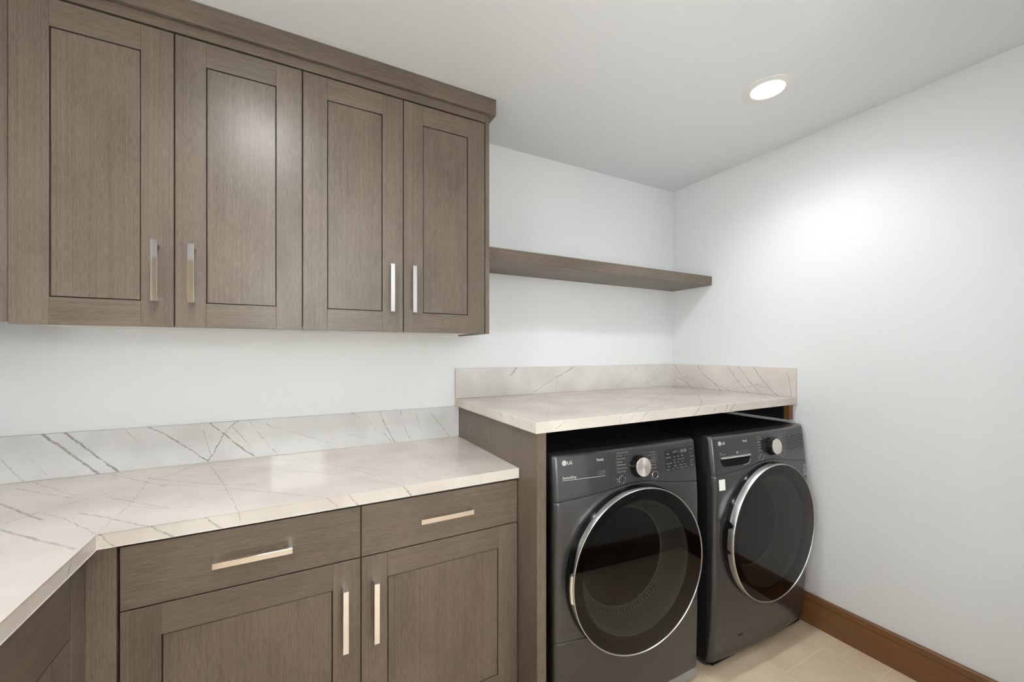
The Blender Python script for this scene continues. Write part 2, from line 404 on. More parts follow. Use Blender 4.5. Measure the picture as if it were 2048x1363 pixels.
def struct(name, bm, m, parent=None):
    o = obj(name, bm, m, parent)
    if parent is None: o['kind'] = 'structure'
    return o

def box(bm, x0, x1, y0, y1, z0, z1, bev=0.0, mi=0, seg=2):
    vs_ = [bm.verts.new((x, y, z)) for x in (x0, x1) for y in (y0, y1) for z in (z0, z1)]
    idx = [(0, 1, 3, 2), (4, 6, 7, 5), (0, 4, 5, 1), (2, 3, 7, 6), (0, 2, 6, 4), (1, 5, 7, 3)]
    fs = [bm.faces.new([vs_[i] for i in f]) for f in idx]
    for f in fs: f.material_index = mi
    if bev:
        es = list({e for f in fs for e in f.edges})
        r = bmesh.ops.bevel(bm, geom=es, offset=bev, segments=seg, profile=0.5, affect='EDGES')
        for f in r['faces']: f.material_index = mi
    return bm

def B(*a, **k):
    return box(bmesh.new(), *a, **k)

def prism(bm, poly, axis, a0, a1, mi=0):
    """poly: 2D points; axis: extrusion axis"""
    def v(p, t):
        q = [0, 0, 0]; r = [i for i in range(3) if i != axis]
        q[r[0]], q[r[1]], q[axis] = p[0], p[1], t
        return bm.verts.new(q)
    A = [v(p, a0) for p in poly]; D = [v(p, a1) for p in poly]
    n = len(poly); fs = [bm.faces.new(A), bm.faces.new(D)]
    for i in range(n): fs.append(bm.faces.new([A[i], A[(i + 1) % n], D[(i + 1) % n], D[i]]))
    for f in fs: f.material_index = mi
    return fs

def lathe(bm, prof, cx, cz, n=72, mi=0, close=False, sx=1.0, axis='y', arc=None, cy=0.0):
    """revolve (radius, axial) profile; axis y (front facing) or z"""
    rings = []
    full = arc is None
    a0, a1 = (0, 2 * PI) if full else arc
    cnt = n if full else n + 1
    for r, t in prof:
        ring = []
        for i in range(cnt):
            a = a0 + (a1 - a0) * i / n
            if axis == 'y': ring.append(bm.verts.new((cx + sx * r * math.cos(a), t, cz + r * math.sin(a))))
            else: ring.append(bm.verts.new((cx + r * math.cos(a), cy + r * math.sin(a), t)))
        rings.append(ring)
    def strip(p, q):
        for i in range(n):
            j = (i + 1) % cnt
            f = bm.faces.new([p[i], p[j], q[j], q[i]]); f.material_index = mi
    for p, q in zip(rings[:-1], rings[1:]): strip(p, q)
    if close: strip(rings[-1], rings[0])
    return rings

def cap(bm, ring, mi=0):
    f = bm.faces.new(ring); f.material_index = mi

def text_into(bm, s, x, z, size, yfun, align='LEFT', mi=0, depth=0.0003, bold=0.0):
    """lettering lying on a front facing -y; baseline starts at x, z"""
    cu = bpy.data.curves.new('lettering', 'FONT'); cu.body = s; cu.size = size
    cu.align_x = align; cu.extrude = depth; cu.offset = bold; cu.resolution_u = 2
    ob = bpy.data.objects.new('lettering', cu)
    me = bpy.data.meshes.new_from_object(ob)
    bpy.data.objects.remove(ob); bpy.data.curves.remove(cu)
    n0 = len(bm.verts); f0 = len(bm.faces)
    bm.from_mesh(me); bpy.data.meshes.remove(me)
    bm.verts.ensure_lookup_table(); bm.faces.ensure_lookup_table()
    for v in bm.verts[n0:]:
        px, pz, d = x + v.co.x, z + v.co.y, v.co.z
        v.co = (px, yfun(px, pz) - 0.0004 - d, pz)
    for f in bm.faces[f0:]: f.material_index = mi

# ------------------------------------------------------------------ the room
H = 2.44
XL, YS = -3.307, -3.1       # left wall, wall behind the camera
T = 0.1
struct('floor', B(XL - T, T, YS - T, T, -0.1, 0), tile_mat)
struct('ceiling', B(XL - T, T, YS - T, T, H, H + 0.1), ceil_paint)
struct('wall_back', B(XL - T, T, 0, T, 0, H), paint)
struct('wall_right', B(0, T, YS - T, 0, 0, H), paint)
# wall_left with an unseen window added as fill light; wall_front with a high window, and a return wall on the right at PY
PX, PY = -0.93, -1.85
W0, W1, WS, WT = -2.80, -1.55, 0.97, 1.39
bm = bmesh.new()
box(bm, XL - T, XL, YS - T, W0, 0, H); box(bm, XL - T, XL, W1, 0, 0, H); box(bm, XL - T, XL, W0, W1, 0, WS); box(bm, XL - T, XL, W0, W1, WT, H)
struct('wall_left', bm, paint)
bm = bmesh.new()
box(bm, XL - 0.07, XL - 0.02, W0, W0 + 0.05, WS, WT); box(bm, XL - 0.07, XL - 0.02, W1 - 0.05, W1, WS, WT)
box(bm, XL - 0.07, XL - 0.02, W0 + 0.05, W1 - 0.05, WT - 0.05, WT); box(bm, XL - 0.07, XL - 0.02, W0 + 0.05, W1 - 0.05, WS, WS + 0.05)
d = struct('fill_window_left', bm, trim_white)
struct('window_pane', B(XL - 0.048, XL - 0.042, W0 + 0.05, W1 - 0.05, WS + 0.05, WT - 0.05), clear, d)
DX0, DX1, DS, DZ = -2.57, -1.95, 1.58, 2.13
bm = bmesh.new()
EX0, EX1, ES, EZ = -1.86, -1.34, 0.72, 1.14      # unseen low window added as fill for the lower doors
box(bm, XL, DX0, YS - T, YS, 0, H); box(bm, DX1, EX0, YS - T, YS, 0, H); box(bm, EX1, 0, YS - T, YS, 0, H); box(bm, EX0, EX1, YS - T, YS, 0, ES); box(bm, EX0, EX1, YS - T, YS, EZ, H); box(bm, DX0, DX1, YS - T, YS, DZ, H); box(bm, DX0, DX1, YS - T, YS, 0, DS)
box(bm, PX, 0, YS, PY, 0, H)
struct('wall_front', bm, paint)
bm = bmesh.new()
box(bm, DX0, DX0 + 0.05, YS - 0.07, YS - 0.02, DS, DZ); box(bm, DX1 - 0.05, DX1, YS - 0.07, YS - 0.02, DS, DZ)
box(bm, DX0 + 0.05, DX1 - 0.05, YS - 0.07, YS - 0.02, DZ - 0.05, DZ); box(bm, DX0 + 0.05, DX1 - 0.05, YS - 0.07, YS - 0.02, DS, DS + 0.05)
d = struct('window_1', bm, trim_white)
struct('window_pane', B(DX0 + 0.05, DX1 - 0.05, YS - 0.048, YS - 0.042, DS + 0.05, DZ - 0.05), clear, d)
bm = bmesh.new()
box(bm, EX0, EX0 + 0.04, YS - 0.07, YS - 0.02, ES, EZ); box(bm, EX1 - 0.04, EX1, YS - 0.07, YS - 0.02, ES, EZ)
box(bm, EX0 + 0.04, EX1 - 0.04, YS - 0.07, YS - 0.02, EZ - 0.04, EZ); box(bm, EX0 + 0.04, EX1 - 0.04, YS - 0.07, YS - 0.02, ES, ES + 0.04)
d = struct('fill_window_low', bm, trim_white)
struct('window_pane', B(EX0 + 0.04, EX1 - 0.04, YS - 0.048, YS - 0.042, ES + 0.04, EZ - 0.04), clear, d)
# unseen tan door added behind the camera to tone the pulls' reflections
d = struct('reflected_door', B(-3.24, -2.66, YS + 0.0005, YS + 0.035, 0.005, 2.06, 0.002), pale_z)
struct('door_frame', (lambda b: (box(b, -3.305, -3.242, YS + 0.0005, YS + 0.03, 0, 2.12), box(b, -2.658, -2.595, YS + 0.0005, YS + 0.03, 0, 2.12), box(b, -3.242, -2.658, YS + 0.0005, YS + 0.03, 2.062, 2.12), b)[-1])(bmesh.new()), pale_z, d)
# brown baseboard with a cap bead along the right wall
bm = bmesh.new()
BB = 0.1485
poly = [(0.0, 0.0), (-0.017, 0.0), (-0.017, 0.1165), (-0.0135, 0.1180), (-0.0135, 0.1198), (-0.017, 0.1213), (-0.017, BB - 0.004), (-0.013, BB), (0.0, BB)]
def ext_y(bm, poly_xz, y0, y1):
    A = [bm.verts.new((x, y0, z)) for x, z in poly_xz]; D = [bm.verts.new((x, y1, z)) for x, z in poly_xz]
    n = len(A); bm.faces.new(A); bm.faces.new(D)
    for i in range(n): bm.faces.new([A[i], A[(i + 1) % n], D[(i + 1) % n], D[i]])
ext_y(bm, poly, PY, 0)
struct('baseboard_right', bm, brown_y)
bm = bmesh.new()
prism(bm, [(PY - x, z) for x, z in poly], 0, PX - 0.017, -0.0175)
struct('baseboard_front', bm, brown_x)

# ------------------------------------------------------------------ recessed downlights
def downlight(x, y, label, power, beam=0, angle=152, blend=1.0):
    t = thing('recessed_light', label, 'ceiling light', (x, y, H), group='recessed ceiling downlights')
    bm = bmesh.new()
    lathe(bm, [(0.0955, H), (0.0948, H - 0.0022), (0.092, H - 0.0030), (0.0615, H - 0.0016), (0.0605, H - 0.0002)], x, 0, 64, axis='z', cy=y)
    obj('trim_ring', bm, trim_white, t, True)
    bm = bmesh.new()
    rr = lathe(bm, [(0.0612, H - 0.0014), (0.045, H - 0.0026), (0.02, H - 0.0032)], x, 0, 48, axis='z', cy=y)
    cap(bm, rr[-1])
    obj('lens', bm, lens_material(power), t, True)
    if beam:
        ld = bpy.data.lights.new('beam', 'SPOT'); ld.energy = beam; ld.spot_size = math.radians(angle); ld.spot_blend = blend
        ld.shadow_soft_size = 0.06; ld.color = (0.945, 0.968, 1.0)
        lo = bpy.data.objects.new('beam', ld); C.objects.link(lo)
        lo.parent = t; lo.location = (0, 0, -0.012)
downlight(-0.543, -0.935, 'round lit white recessed downlight in the ceiling near the right wall', L1, BEAMS[0])
downlight(-2.41, -1.05, 'round lit recessed downlight in the ceiling in front of the tall wall cabinets', L2, BEAMS[1])
downlight(-1.70, -2.75, 'unseen recessed downlight added as fill in the ceiling behind the camera, toward the right', L3)  # unseen fill lamp added to brighten the camera side
downlight(-2.15, -2.40, 'unseen recessed downlight added as fill in the ceiling behind the camera, toward the left', L4, BEAMS[3], 74, 0.7)  # unseen fill lamp; its added beam brightens the floor behind the camera

# ------------------------------------------------------------------ joinery
def bar_pull(name, parent, along, c, yface, length=0.180, width=0.0155, stand=0.033, label=None, face='y'):
    """flat bar pull with square returns; along 'z' upright or 'x' level; c = centre (x, z) on a face at yface looking to -y"""
    bm = bmesh.new()
    th = 0.006
    x, z = c
    if along == 'z':
        box(bm, x - width / 2, x + width / 2, yface - stand, yface - stand + th, z - length / 2, z + length / 2, 0.0008)
        for s in (-1, 1):
            zc = z + s * (length / 2 - 0.006)
            box(bm, x - width / 2, x + width / 2, yface - stand + th - 0.0005, yface, zc - 0.006, zc + 0.006, 0.0006)
    else:
        box(bm, x - length / 2, x + length / 2, yface - stand, yface - stand + th, z - width / 2, z + width / 2, 0.0008)
        for s in (-1, 1):
            xc = x + s * (length / 2 - 0.006)
            box(bm, xc - 0.006, xc + 0.006, yface - stand + th - 0.0005, yface, z - width / 2, z + width / 2, 0.0006)
    o = obj('handle', bm, chrome, parent)
    return o

def shaker(parent, x0, x1, z0, z1, yf, hx, hz, fw=0.0765, th=0.019):
    """framed door facing -y: stiles and rails, inset panel behind a shadow groove, bar pull"""
    bm = bmesh.new()
    bv = 0.0009
    box(bm, x0, x0 + fw, yf, yf + th, z0, z1, bv, 0); box(bm, x1 - fw, x1, yf, yf + th, z0, z1, bv, 0)
    box(bm, x0 + fw, x1 - fw, yf + 0.0002, yf + th, z1 - fw, z1, bv, 1); box(bm, x0 + fw, x1 - fw, yf + 0.0002, yf + th, z0, z0 + fw, bv, 1)
    box(bm, x0 + fw - 0.002, x1 - fw + 0.002, yf + th - 0.004, yf + th - 0.001, z0 + fw - 0.002, z1 - fw + 0.002, 0, 2)
    d = obj('door', bm, [oak_z, oak_x, seam_dark], parent)
    g = 0.0028
    obj('inset_panel', B(x0 + fw + g, x1 - fw - g, yf + 0.003, yf + th - 0.004, z0 + fw + g, z1 - fw - g, 0.0008), oak_z, d)
    bar_pull('handle', d, 'z', (hx, hz), yf)
    return d

UY, UB, UT = -0.3321, 1.431, 2.3300     # wall cabinet fronts
GAP = 0.0018
edges = [-2.9448, -2.5960, -2.2476, -1.9005, -1.5538]
ULAB = ['left brown oak wall cabinet of the two, farther from the floating shelf', 'right brown oak wall cabinet of the two, its side touching the floating shelf']
HX = [(-2.6370, -2.5500), (-1.9465, -1.8630)]
for i in range(2):
    xa, xm, xb = edges[2 * i], edges[2 * i + 1], edges[2 * i + 2]
    t = thing('wall_cabinet', ULAB[i], 'cabinet', ((xa + xb) / 2, 0, UB), group='oak wall cabinets')
    bm = bmesh.new()
    box(bm, xa + 0.0008, xb - 0.0008, UY + 0.0205, -0.0005, UB + 0.012, UT + 0.004, 0, 0)
    box(bm, xa + 0.0008, xb - 0.0008, UY + 0.0205, -0.0005, UB + 0.006, UB + 0.012, 0, 1)
    obj('carcass', bm, [oak_z, melamine], t)
    if i == 1:      # finished end panel
        obj('end_panel', B(xb + 0.0015, -1.5336, UY, -0.0005, UB, UT + 0.0395, 0.0008), oak_z, t)
    shaker(t, xa + GAP, xm - GAP, UB, UT, UY, HX[i][0], 1.596)
    shaker(t, xm + GAP, xb - GAP, UB, UT, UY, HX[i][1], 1.596)
# frieze and crown board, running to the left wall
t = thing('crown_moulding', 'straight brown oak crown board running above the wall cabinets to the ceiling', 'moulding', (-2.4, 0, UT))
obj('frieze_board', B(XL + 0.001, -1.5523, UY, UY + 0.0195, UT + 0.0065, 2.3695, 0.0006), oak_x, t)
obj('crown_board', B(XL + 0.001, -1.5075, -0.3473 - 0.0, -0.0008, 2.3700, H - 0.0012, 0.0012), oak_x, t)
# corner filler at the left of the wall cabinets
tag(obj('filler_panel', B(XL + 0.001, -2.9478, -0.3225, -0.3025, UB + 0.0065, UT + 0.005, 0.0008), oak_z),
    'narrow oak filler strip at the far left edge of the wall cabinets', 'filler panel')

# floating shelf
tag(obj('floating_shelf', B(-1.5328, -0.0006, -0.2954, -0.0006, 1.7634, 1.8182, 0.0012), oak_x),
    'thick brown oak floating shelf between the wall cabinet and the right wall', 'shelf')

# ------------------------------------------------------------------ low worktop
LZ, LT = 0.9336, 0.0360
LX = -2.674
t = thing('worktop', 'low L-shaped white veined stone worktop on the oak drawer cabinets', 'countertop', (XL, 0, LZ - LT))
bm = bmesh.new()
poly = [(XL + 0.0008, -0.0008), (-1.5530, -0.0008), (-1.5530, -0.6327), (LX, -0.6327), (LX, -2.45), (XL + 0.0008, -2.45)]
prism(bm, poly, 2, LZ - LT, LZ)
bmesh.ops.bevel(bm, geom=list(bm.edges), offset=0.0016, segments=2, profile=0.5, affect='EDGES')
obj('slab', bm, stone_lower, t)
bm = bmesh.new()
box(bm, XL + 0.0008, -1.5530, -0.0146, -0.0008, LZ + 0.0002, 1.0835, 0.001)
obj('backsplash', bm, stone_lower_splash, t)

# ------------------------------------------------------------------ base cabinets under the low worktop
FY = -0.6216
CB = LZ - LT - 0.0005
t = thing('base_cabinet', 'brown oak base cabinet under the low worktop with two drawers above two doors', 'cabinet', (-2.0965, 0, 0))
x0, xm, x1 = -2.6386, -2.0937, -1.5545
bm = bmesh.new()
box(bm, x0, x1, FY + 0.0205, -0.001, 0.10, CB)
box(bm, x0, x1, FY + 0.075, -0.001, 0.0, 0.0995)
obj('carcass', bm, oak_z, t)
for i, (a, b_) in enumerate(((x0 + 0.002, xm - 0.0016), (xm + 0.0016, x1 - 0.001))):
    dr = obj('drawer', B(a, b_, FY, FY + 0.019, 0.7366, 0.8885, 0.0010), oak_x, t)
    bar_pull('handle', dr, 'x', (-2.3645 if i == 0 else -1.8280, 0.8120 if i == 0 else 0.8165), FY)
    shaker(t, a, b_, 0.128, 0.7330, FY, -2.1390 if i == 0 else -2.0522, 0.570)
# corner posts
bm = bmesh.new()
box(bm, -2.6965, -2.6425, FY, FY + 0.019, 0.10, CB, 0.0008)
box(bm, -2.7160, -2.6965, -0.6835, FY + 0.019, 0.10, CB, 0.0008)
tag(obj('corner_filler', bm, oak_z), 'oak L-shaped filler post in the inner corner of the base cabinets', 'filler panel')
# run along the left wall
SX = -2.6970
t = thing('base_cabinet', 'oak base cabinet along the left wall under the near leg of the low worktop', 'cabinet', (-3.0, -1.55, 0))
bm = bmesh.new()
box(bm, XL + 0.001, SX - 0.0205, -2.42, -0.690, 0.10, CB); box(bm, XL + 0.001, SX - 0.075, -2.42, -0.690, 0, 0.0995)
obj('carcass', bm, oak_z, t)
for a, b_ in ((-1.548, -0.688), (-2.415, -1.552)):
    dr = obj('drawer', B(SX - 0.019, SX, a, b_, 0.7366, 0.8885, 0.0010), oak_y, t)
    bm = bmesh.new(); ym = (a + b_) / 2
    box(bm, SX + 0.027, SX + 0.033, ym - 0.09, ym + 0.09, 0.804, 0.820, 0.0008)
    for s in (-1, 1): box(bm, SX, SX + 0.0275, ym + s * 0.084 - 0.006, ym + s * 0.084 + 0.006, 0.804, 0.820, 0.0006)
    obj('handle', bm, chrome, dr)
    bm = bmesh.new(); fw = 0.0765
    box(bm, SX - 0.019, SX, a, a + fw, 0.128, 0.733, 0.0008, 0); box(bm, SX - 0.019, SX, b_ - fw, b_, 0.128, 0.733, 0.0008, 0)
    box(bm, SX - 0.019, SX - 0.0002, a + fw, b_ - fw, 0.733 - fw, 0.733, 0.0008, 1); box(bm, SX - 0.019, SX - 0.0002, a + fw, b_ - fw, 0.128, 0.128 + fw, 0.0008, 1)
    d = obj('door', bm, [oak_z, oak_y], t)
    obj('inset_panel', B(SX - 0.018, SX - 0.003, a + fw + 0.0022, b_ - fw - 0.0022, 0.128 + fw + 0.0022, 0.733 - fw - 0.0022, 0.0006), oak_z, d)

# ------------------------------------------------------------------ raised worktop over the machines
UZ, UTK = 1.1213, 0.0374
tag(obj('side_panel', B(-1.5519, -1.5150, -0.7531, -0.0160, 0, UZ - UTK - 0.0004, 0.0010), oak_z),
    'tall oak end panel beside the left dryer, holding up the raised worktop', 'panel')
t = thing('worktop', 'raised white veined stone worktop over the two laundry machines', 'countertop', (-0.785, 0, UZ - UTK))
obj('slab', B(-1.5702, -0.0008, -0.7763, -0.0008, UZ - UTK, UZ, 0.0016), stone_upper, t)
obj('backsplash', B(-1.5702, -0.0008, -0.0146, -0.0008, UZ + 0.0002, 1.2697, 0.001), stone_rear, t)
obj('side_splash', B(-0.0146, -0.0008, -0.7752, -0.0150, UZ + 0.0002, 1.2697, 0.001), stone_side, t)
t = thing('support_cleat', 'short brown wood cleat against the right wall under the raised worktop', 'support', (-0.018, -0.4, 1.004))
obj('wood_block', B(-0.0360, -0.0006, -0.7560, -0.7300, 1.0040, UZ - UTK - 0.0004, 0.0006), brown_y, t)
obj('recess_shade_strip', B(-0.0340, -0.0006, -0.7298, -0.0160, 1.0040, UZ - UTK - 0.0004), body_black, t)  # black strip added to stand for the shade behind the wood block
# ------------------------------------------------------------------ laundry machines (local frame: x right, -y front, origin on the floor)
W2 = 0.344
SEAM = [(-0.344, 0.8305), (-0.29, 0.834), (-0.236, 0.8385), (-0.132, 0.850), (-0.058, 0.8595), (-0.02, 0.8620), (0.02, 0.8630), (0.055, 0.8615), (0.10, 0.8535), (0.18, 0.8400), (0.26, 0.8290), (0.344, 0.8220)]
def seam_z(x):
    for (xa, za), (xb, zb) in zip(SEAM[:-1], SEAM[1:]):
        if x <= xb:
            u = (x - xa) / (xb - xa); return za + (zb - za) * u
    return SEAM[-1][1]
def smooth_seam(x):
    return sum(seam_z(max(-W2, min(W2, x + d))) for d in (-0.03, -0.02, -0.01, 0, 0.01, 0.02, 0.03)) / 7

TOP = 0.992
DZC, DR = 0.553, 0.300       # door centre height and radius
def make_machine(kind, label, loc, rotz):
    dryer = kind == 'dryer'
    name = 'clothes_dryer' if dryer else 'washing_machine'
    t = thing(name, label, 'dryer' if dryer else 'washer', loc, rotz, local=True)
    tuck = 0.008 if dryer else 0.025
    zb = 0.054 if dryer else 0.030
    def yf(x, z):
        u = x / W2
        sx = min(max((z - 0.76) / 0.25, 0), 1); b = min(max((0.4 - z) / 0.37, 0), 1)
        return 0.018 * u * u + 0.024 * sx ** 1.3 + tuck * b * b
    # --- cabinet shell, open at the front
    bm = bmesh.new()
    hw, yb, y0, zt = 0.342, 0.690, 0.055, 0.984
    box(bm, -hw, hw, y0, yb, 0.022, zt, 0.004)
    kill = [f for f in bm.faces if f.calc_center_median().y < y0 + 0.001]
    bmesh.ops.delete(bm, geom=kill, context='FACES')
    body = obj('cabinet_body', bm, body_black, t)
    # lid: slightly proud top sheet behind the control panel
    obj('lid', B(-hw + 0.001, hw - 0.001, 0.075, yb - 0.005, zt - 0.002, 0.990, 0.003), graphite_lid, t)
    for sx_ in (-1, 1):
        for yy in (0.095, 0.63):
            bm = bmesh.new()
            lathe(bm, [(0.0, 0.0), (0.024, 0.0), (0.026, 0.004), (0.024, 0.012), (0.012, 0.014), (0.012, 0.03)], sx_ * 0.305, 0, 24, axis='z', cy=yy)
            obj('foot', bm, rubber, t, True)
    # --- curved front sheets
    r = 0.020
    rim = [W2 - r + r * math.sin(a) for a in [k * PI / 2 / 7 for k in range(8)]]
    cols = [-x for x in reversed(rim)] + [-(W2 - r) + (2 * (W2 - r)) * k / 60 for k in range(1, 60)] + rim
    def edge_round(x):
        d = abs(x) - (W2 - r)
        return 0 if d <= 0 else r - math.sqrt(max(r * r - d * d, 0))
    def sheet(nm, mat, zlo, zhi, rows, round_top=0.0, round_lo=0.0, hole=None, ybk=0.056):
        bm = bmesh.new(); grid = []
        for x in cols:
            lo, hi = zlo(x), zhi(x); col = []
            fr = [0.0, 0.0012 / (hi - lo), 0.003 / (hi - lo)] + [k / rows for k in range(1, rows)] + [1 - 0.003 / (hi - lo), 1 - 0.0012 / (hi - lo), 1.0]
            if round_top:
                fr = fr[:-3] + [1 - round_top / (hi - lo) * (1 - math.sin(k * PI / 2 / 6)) for k in range(0, 7)]
            fr = sorted(fr)
            for q in fr:
                z = lo + (hi - lo) * q
                y = yf(x, z) + edge_round(x)
                a = z - lo; c_ = hi - z
                if a < 0.0031: y += 0.0016 * (1 - a / 0.0031) ** 2
                if round_top:
                    e = round_top - c_
                    if e > 0: y += round_top - math.sqrt(max(round_top ** 2 - e * e, 0))
                elif c_ < 0.0031: y += 0.0016 * (1 - c_ / 0.0031) ** 2
                if round_lo and a < round_lo:
                    e = round_lo - a; y += round_lo - math.sqrt(max(round_lo ** 2 - e * e, 0))
                col.append(bm.verts.new((x, y, z)))
            grid.append(col)
        for ca, cb in zip(grid[:-1], grid[1:]):
            for k in range(len(ca) - 1):
                vs4 = [ca[k], cb[k], cb[k + 1], ca[k + 1]]
                if hole:
                    if all((v.co.x ** 2 + (v.co.z - DZC) ** 2) < hole * hole for v in vs4): continue
                bm.faces.new(vs4)
        # returns towards the cabinet on all four sides
        def back(vl):
            b2 = [bm.verts.new((v.co.x, max(ybk, v.co.y + 0.002), v.co.z)) for v in vl]
            for i in range(len(vl) - 1):
                if hole and all((v.co.x ** 2 + (v.co.z - DZC) ** 2) < hole * hole for v in (vl[i], vl[i + 1])): continue
                bm.faces.new([vl[i], vl[i + 1], b2[i + 1], b2[i]])
        back(grid[0]); back(grid[-1]); back([c_[0] for c_ in grid]); back([c_[-1] for c_ in grid])
        bmesh.ops.remove_doubles(bm, verts=bm.verts, dist=0.00005)
        loose = [v for v in bm.verts if not v.link_faces]
        bmesh.ops.delete(bm, geom=loose, context='VERTS')
        return obj(nm, bm, mat, t, True)
    low_cut = 0.345
    if dryer:
        sheet('front_panel', graphite, lambda x: low_cut + 0.0008, lambda x: smooth_seam(x) - 0.0008, 44, hole=0.262)
        sheet('lower_panel', graphite, lambda x: zb, lambda x: low_cut - 0.0008, 26, hole=0.262)
        obj('plinth', B(-W2 + 0.012, W2 - 0.012, 0.024, 0.060, 0.012, zb - 0.002, 0.003), toe_grey, t)
    else:
        sheet('front_panel', graphite, lambda x: zb, lambda x: smooth_seam(x) - 0.0008, 64, round_lo=0.012, hole=0.262)
        obj('plinth', B(-W2 + 0.02, W2 - 0.02, 0.045, 0.060, 0.018, zb + 0.006, 0.002), black_matt, t)
    cp = sheet('control_panel', graphite, lambda x: smooth_seam(x) + 0.0008, lambda x: TOP, 16, round_top=0.011, ybk=0.078)
    # dark backing that closes the seams
    bm = bmesh.new()
    n = 40
    for k in range(n):
        xa, xb = -0.322 + 0.644 * k / n, -0.322 + 0.644 * (k + 1) / n
        vs4 = [bm.verts.new((x, yf(x, smooth_seam(x)) + 0.004, smooth_seam(x) + s)) for x, s in ((xa, -0.006), (xb, -0.006), (xb, 0.006), (xa, 0.006))]
        bm.faces.new(vs4)
    bmesh.ops.remove_doubles(bm, verts=bm.verts, dist=0.00005)
    obj('seam_gasket', bm, seam_dark, t)
    if dryer:
        for sd in (-1, 1):
            bm = bmesh.new()
            for k in range(12):
                xa, xb = sd * (0.20 + 0.122 * k / 12), sd * (0.20 + 0.122 * (k + 1) / 12)
                bm.faces.new([bm.verts.new((x, yf(x, low_cut) + 0.004, low_cut + s)) for x, s in ((xa, -0.006), (xb, -0.006), (xb, 0.006), (xa, 0.006))])
            bmesh.ops.remove_doubles(bm, verts=bm.verts, dist=0.00005)
            obj('seam_gasket', bm, seam_dark, t)

    # --- control panel fittings
    dx = -0.111 if dryer else -0.100
    bm = bmesh.new()
    zs = [smooth_seam(dx) + 0.001 + (TOP - 0.004 - smooth_seam(dx)) * k / 12 for k in range(13)]
    for za, zc in zip(zs[:-1], zs[1:]):
        q = [bm.verts.new((dx + s, yf(dx, z) - 0.00025, z)) for s, z in ((-0.0006, za), (0.0006, za), (0.0006, zc), (-0.0006, zc))]
        bm.faces.new(q)
    obj('panel_joint', bm, seam_dark, cp)
    kx, kz = (0.0200, 0.9220) if dryer else (0.0340, 0.9230)
    ky = yf(kx, kz)
    slope = 24e-3 * 1.3 * ((kz - 0.76) / 0.25) ** 0.3 / 0.25
    def tilt(bm, x, z):
        bmesh.ops.rotate(bm, verts=bm.verts, cent=(x, yf(x, z), z), matrix=Matrix.Rotation(-math.atan(slope), 3, 'X'))
    bm = bmesh.new()
    rr = lathe(bm, [(0.0425, ky + 0.004), (0.0425, ky - 0.0025), (0.0415, ky - 0.0035), (0.0385, ky - 0.0035), (0.0365, ky - 0.026), (0.0352, ky - 0.0285), (0.0335, ky - 0.029)], kx, kz, 64)
    cap(bm, rr[-1])
    tilt(bm, kx, kz)
    kn = obj('dial_knob', bm, black_gloss, cp, True)
    bm = bmesh.new()
    rr = lathe(bm, [(0.0345, ky - 0.0287), (0.0345, ky - 0.0298), (0.0335, ky - 0.0306), (0.002, ky - 0.0309)], kx, kz, 96)
    cap(bm, rr[-1])
    tilt(bm, kx, kz)
    obj('dial_cap', bm, knob_mat, kn, True)
    btn = ((-0.0605, 0.8815), (0.0985, 0.8790)) if dryer else ((-0.042, 0.8815), (0.1200, 0.8790))
    for bx_, bz_ in btn:
        y = yf(bx_, bz_)
        bm = bmesh.new()
        rr = lathe(bm, [(0.0135, y - 0.0006), (0.0, y - 0.0009)], bx_, bz_, 40, mi=0)
        lathe(bm, [(0.0138, y + 0.001), (0.0138, y - 0.0016), (0.0143, y - 0.0020), (0.0151, y - 0.0016), (0.0151, y + 0.001)], bx_, bz_, 40, mi=1)
        obj('button', bm, [graphite, chrome], cp, True)
    # display
    d0, d1, dz0, dz1 = (0.1560, 0.3300, 0.8845, 0.9668) if dryer else (0.1740, 0.3340, 0.8830, 0.9655)
    bm = bmesh.new(); nx = 14
    for i in range(nx):
        for j in range(6):
            xs = [d0 + (d1 - d0) * (i + a) / nx for a in (0, 1)]; zz = [dz0 + (dz1 - dz0) * (j + a) / 6 for a in (0, 1)]
            bm.faces.new([bm.verts.new((x, yf(x, z) + edge_round(x) - 0.0005, z)) for x, z in ((xs[0], zz[0]), (xs[1], zz[0]), (xs[1], zz[1]), (xs[0], zz[1]))])
    bmesh.ops.remove_doubles(bm, verts=bm.verts, dist=0.00005)
    dp = obj('display', bm, display_black if dryer else display_grey, cp)
    yd = lambda x, z: yf(x, z) + edge_round(x) - 0.0007
    bm = bmesh.new()
    if dryer:
        rows = [(0.9480, [(0.166, 'Temp.')]), (0.9335, [(0.162, 'Dry Level'), (0.203, 'Low'), (0.224, 'Med'), (0.247, 'High')]), (0.9215, [(0.203, 'Less'), (0.226, 'Normal'), (0.252, 'More')]),
                (0.9105, [(0.162, 'Temp. Ctrl'), (0.205, '20'), (0.226, '40'), (0.250, '60')]), (0.8985, [(0.168, 'Time'), (0.203, 'Signal'), (0.232, 'Wrinkle'), (0.262, 'Rack')]),
                (0.8885, [(0.160, 'Energy'), (0.190, 'Saver'), (0.214, 'Add'), (0.234, 'Damp Dry'), (0.267, 'Start')])]
        for z, ws in rows:
            for x, s in ws: text_into(bm, s, x, z, 0.0062, yd, mi=1)
        text_into(bm, '18:88', 0.240, 0.9470, 0.0185, yd, mi=1)
        for x, s in ((0.203, 'o'), (0.213, 'P'), (0.222, 'i'), (0.230, 'c')): text_into(bm, s, x, 0.950, 0.012, yd, mi=1)
        for z, s in ((0.953, 'More'), (0.939, 'Less'), (0.924, 'Control'), (0.910, 'Remote'), (0.902, 'Start'), (0.890, 'Wi-Fi')): text_into(bm, s, 0.2995, z, 0.0064, yd, mi=1)
    else:
        rng = random.Random(3)
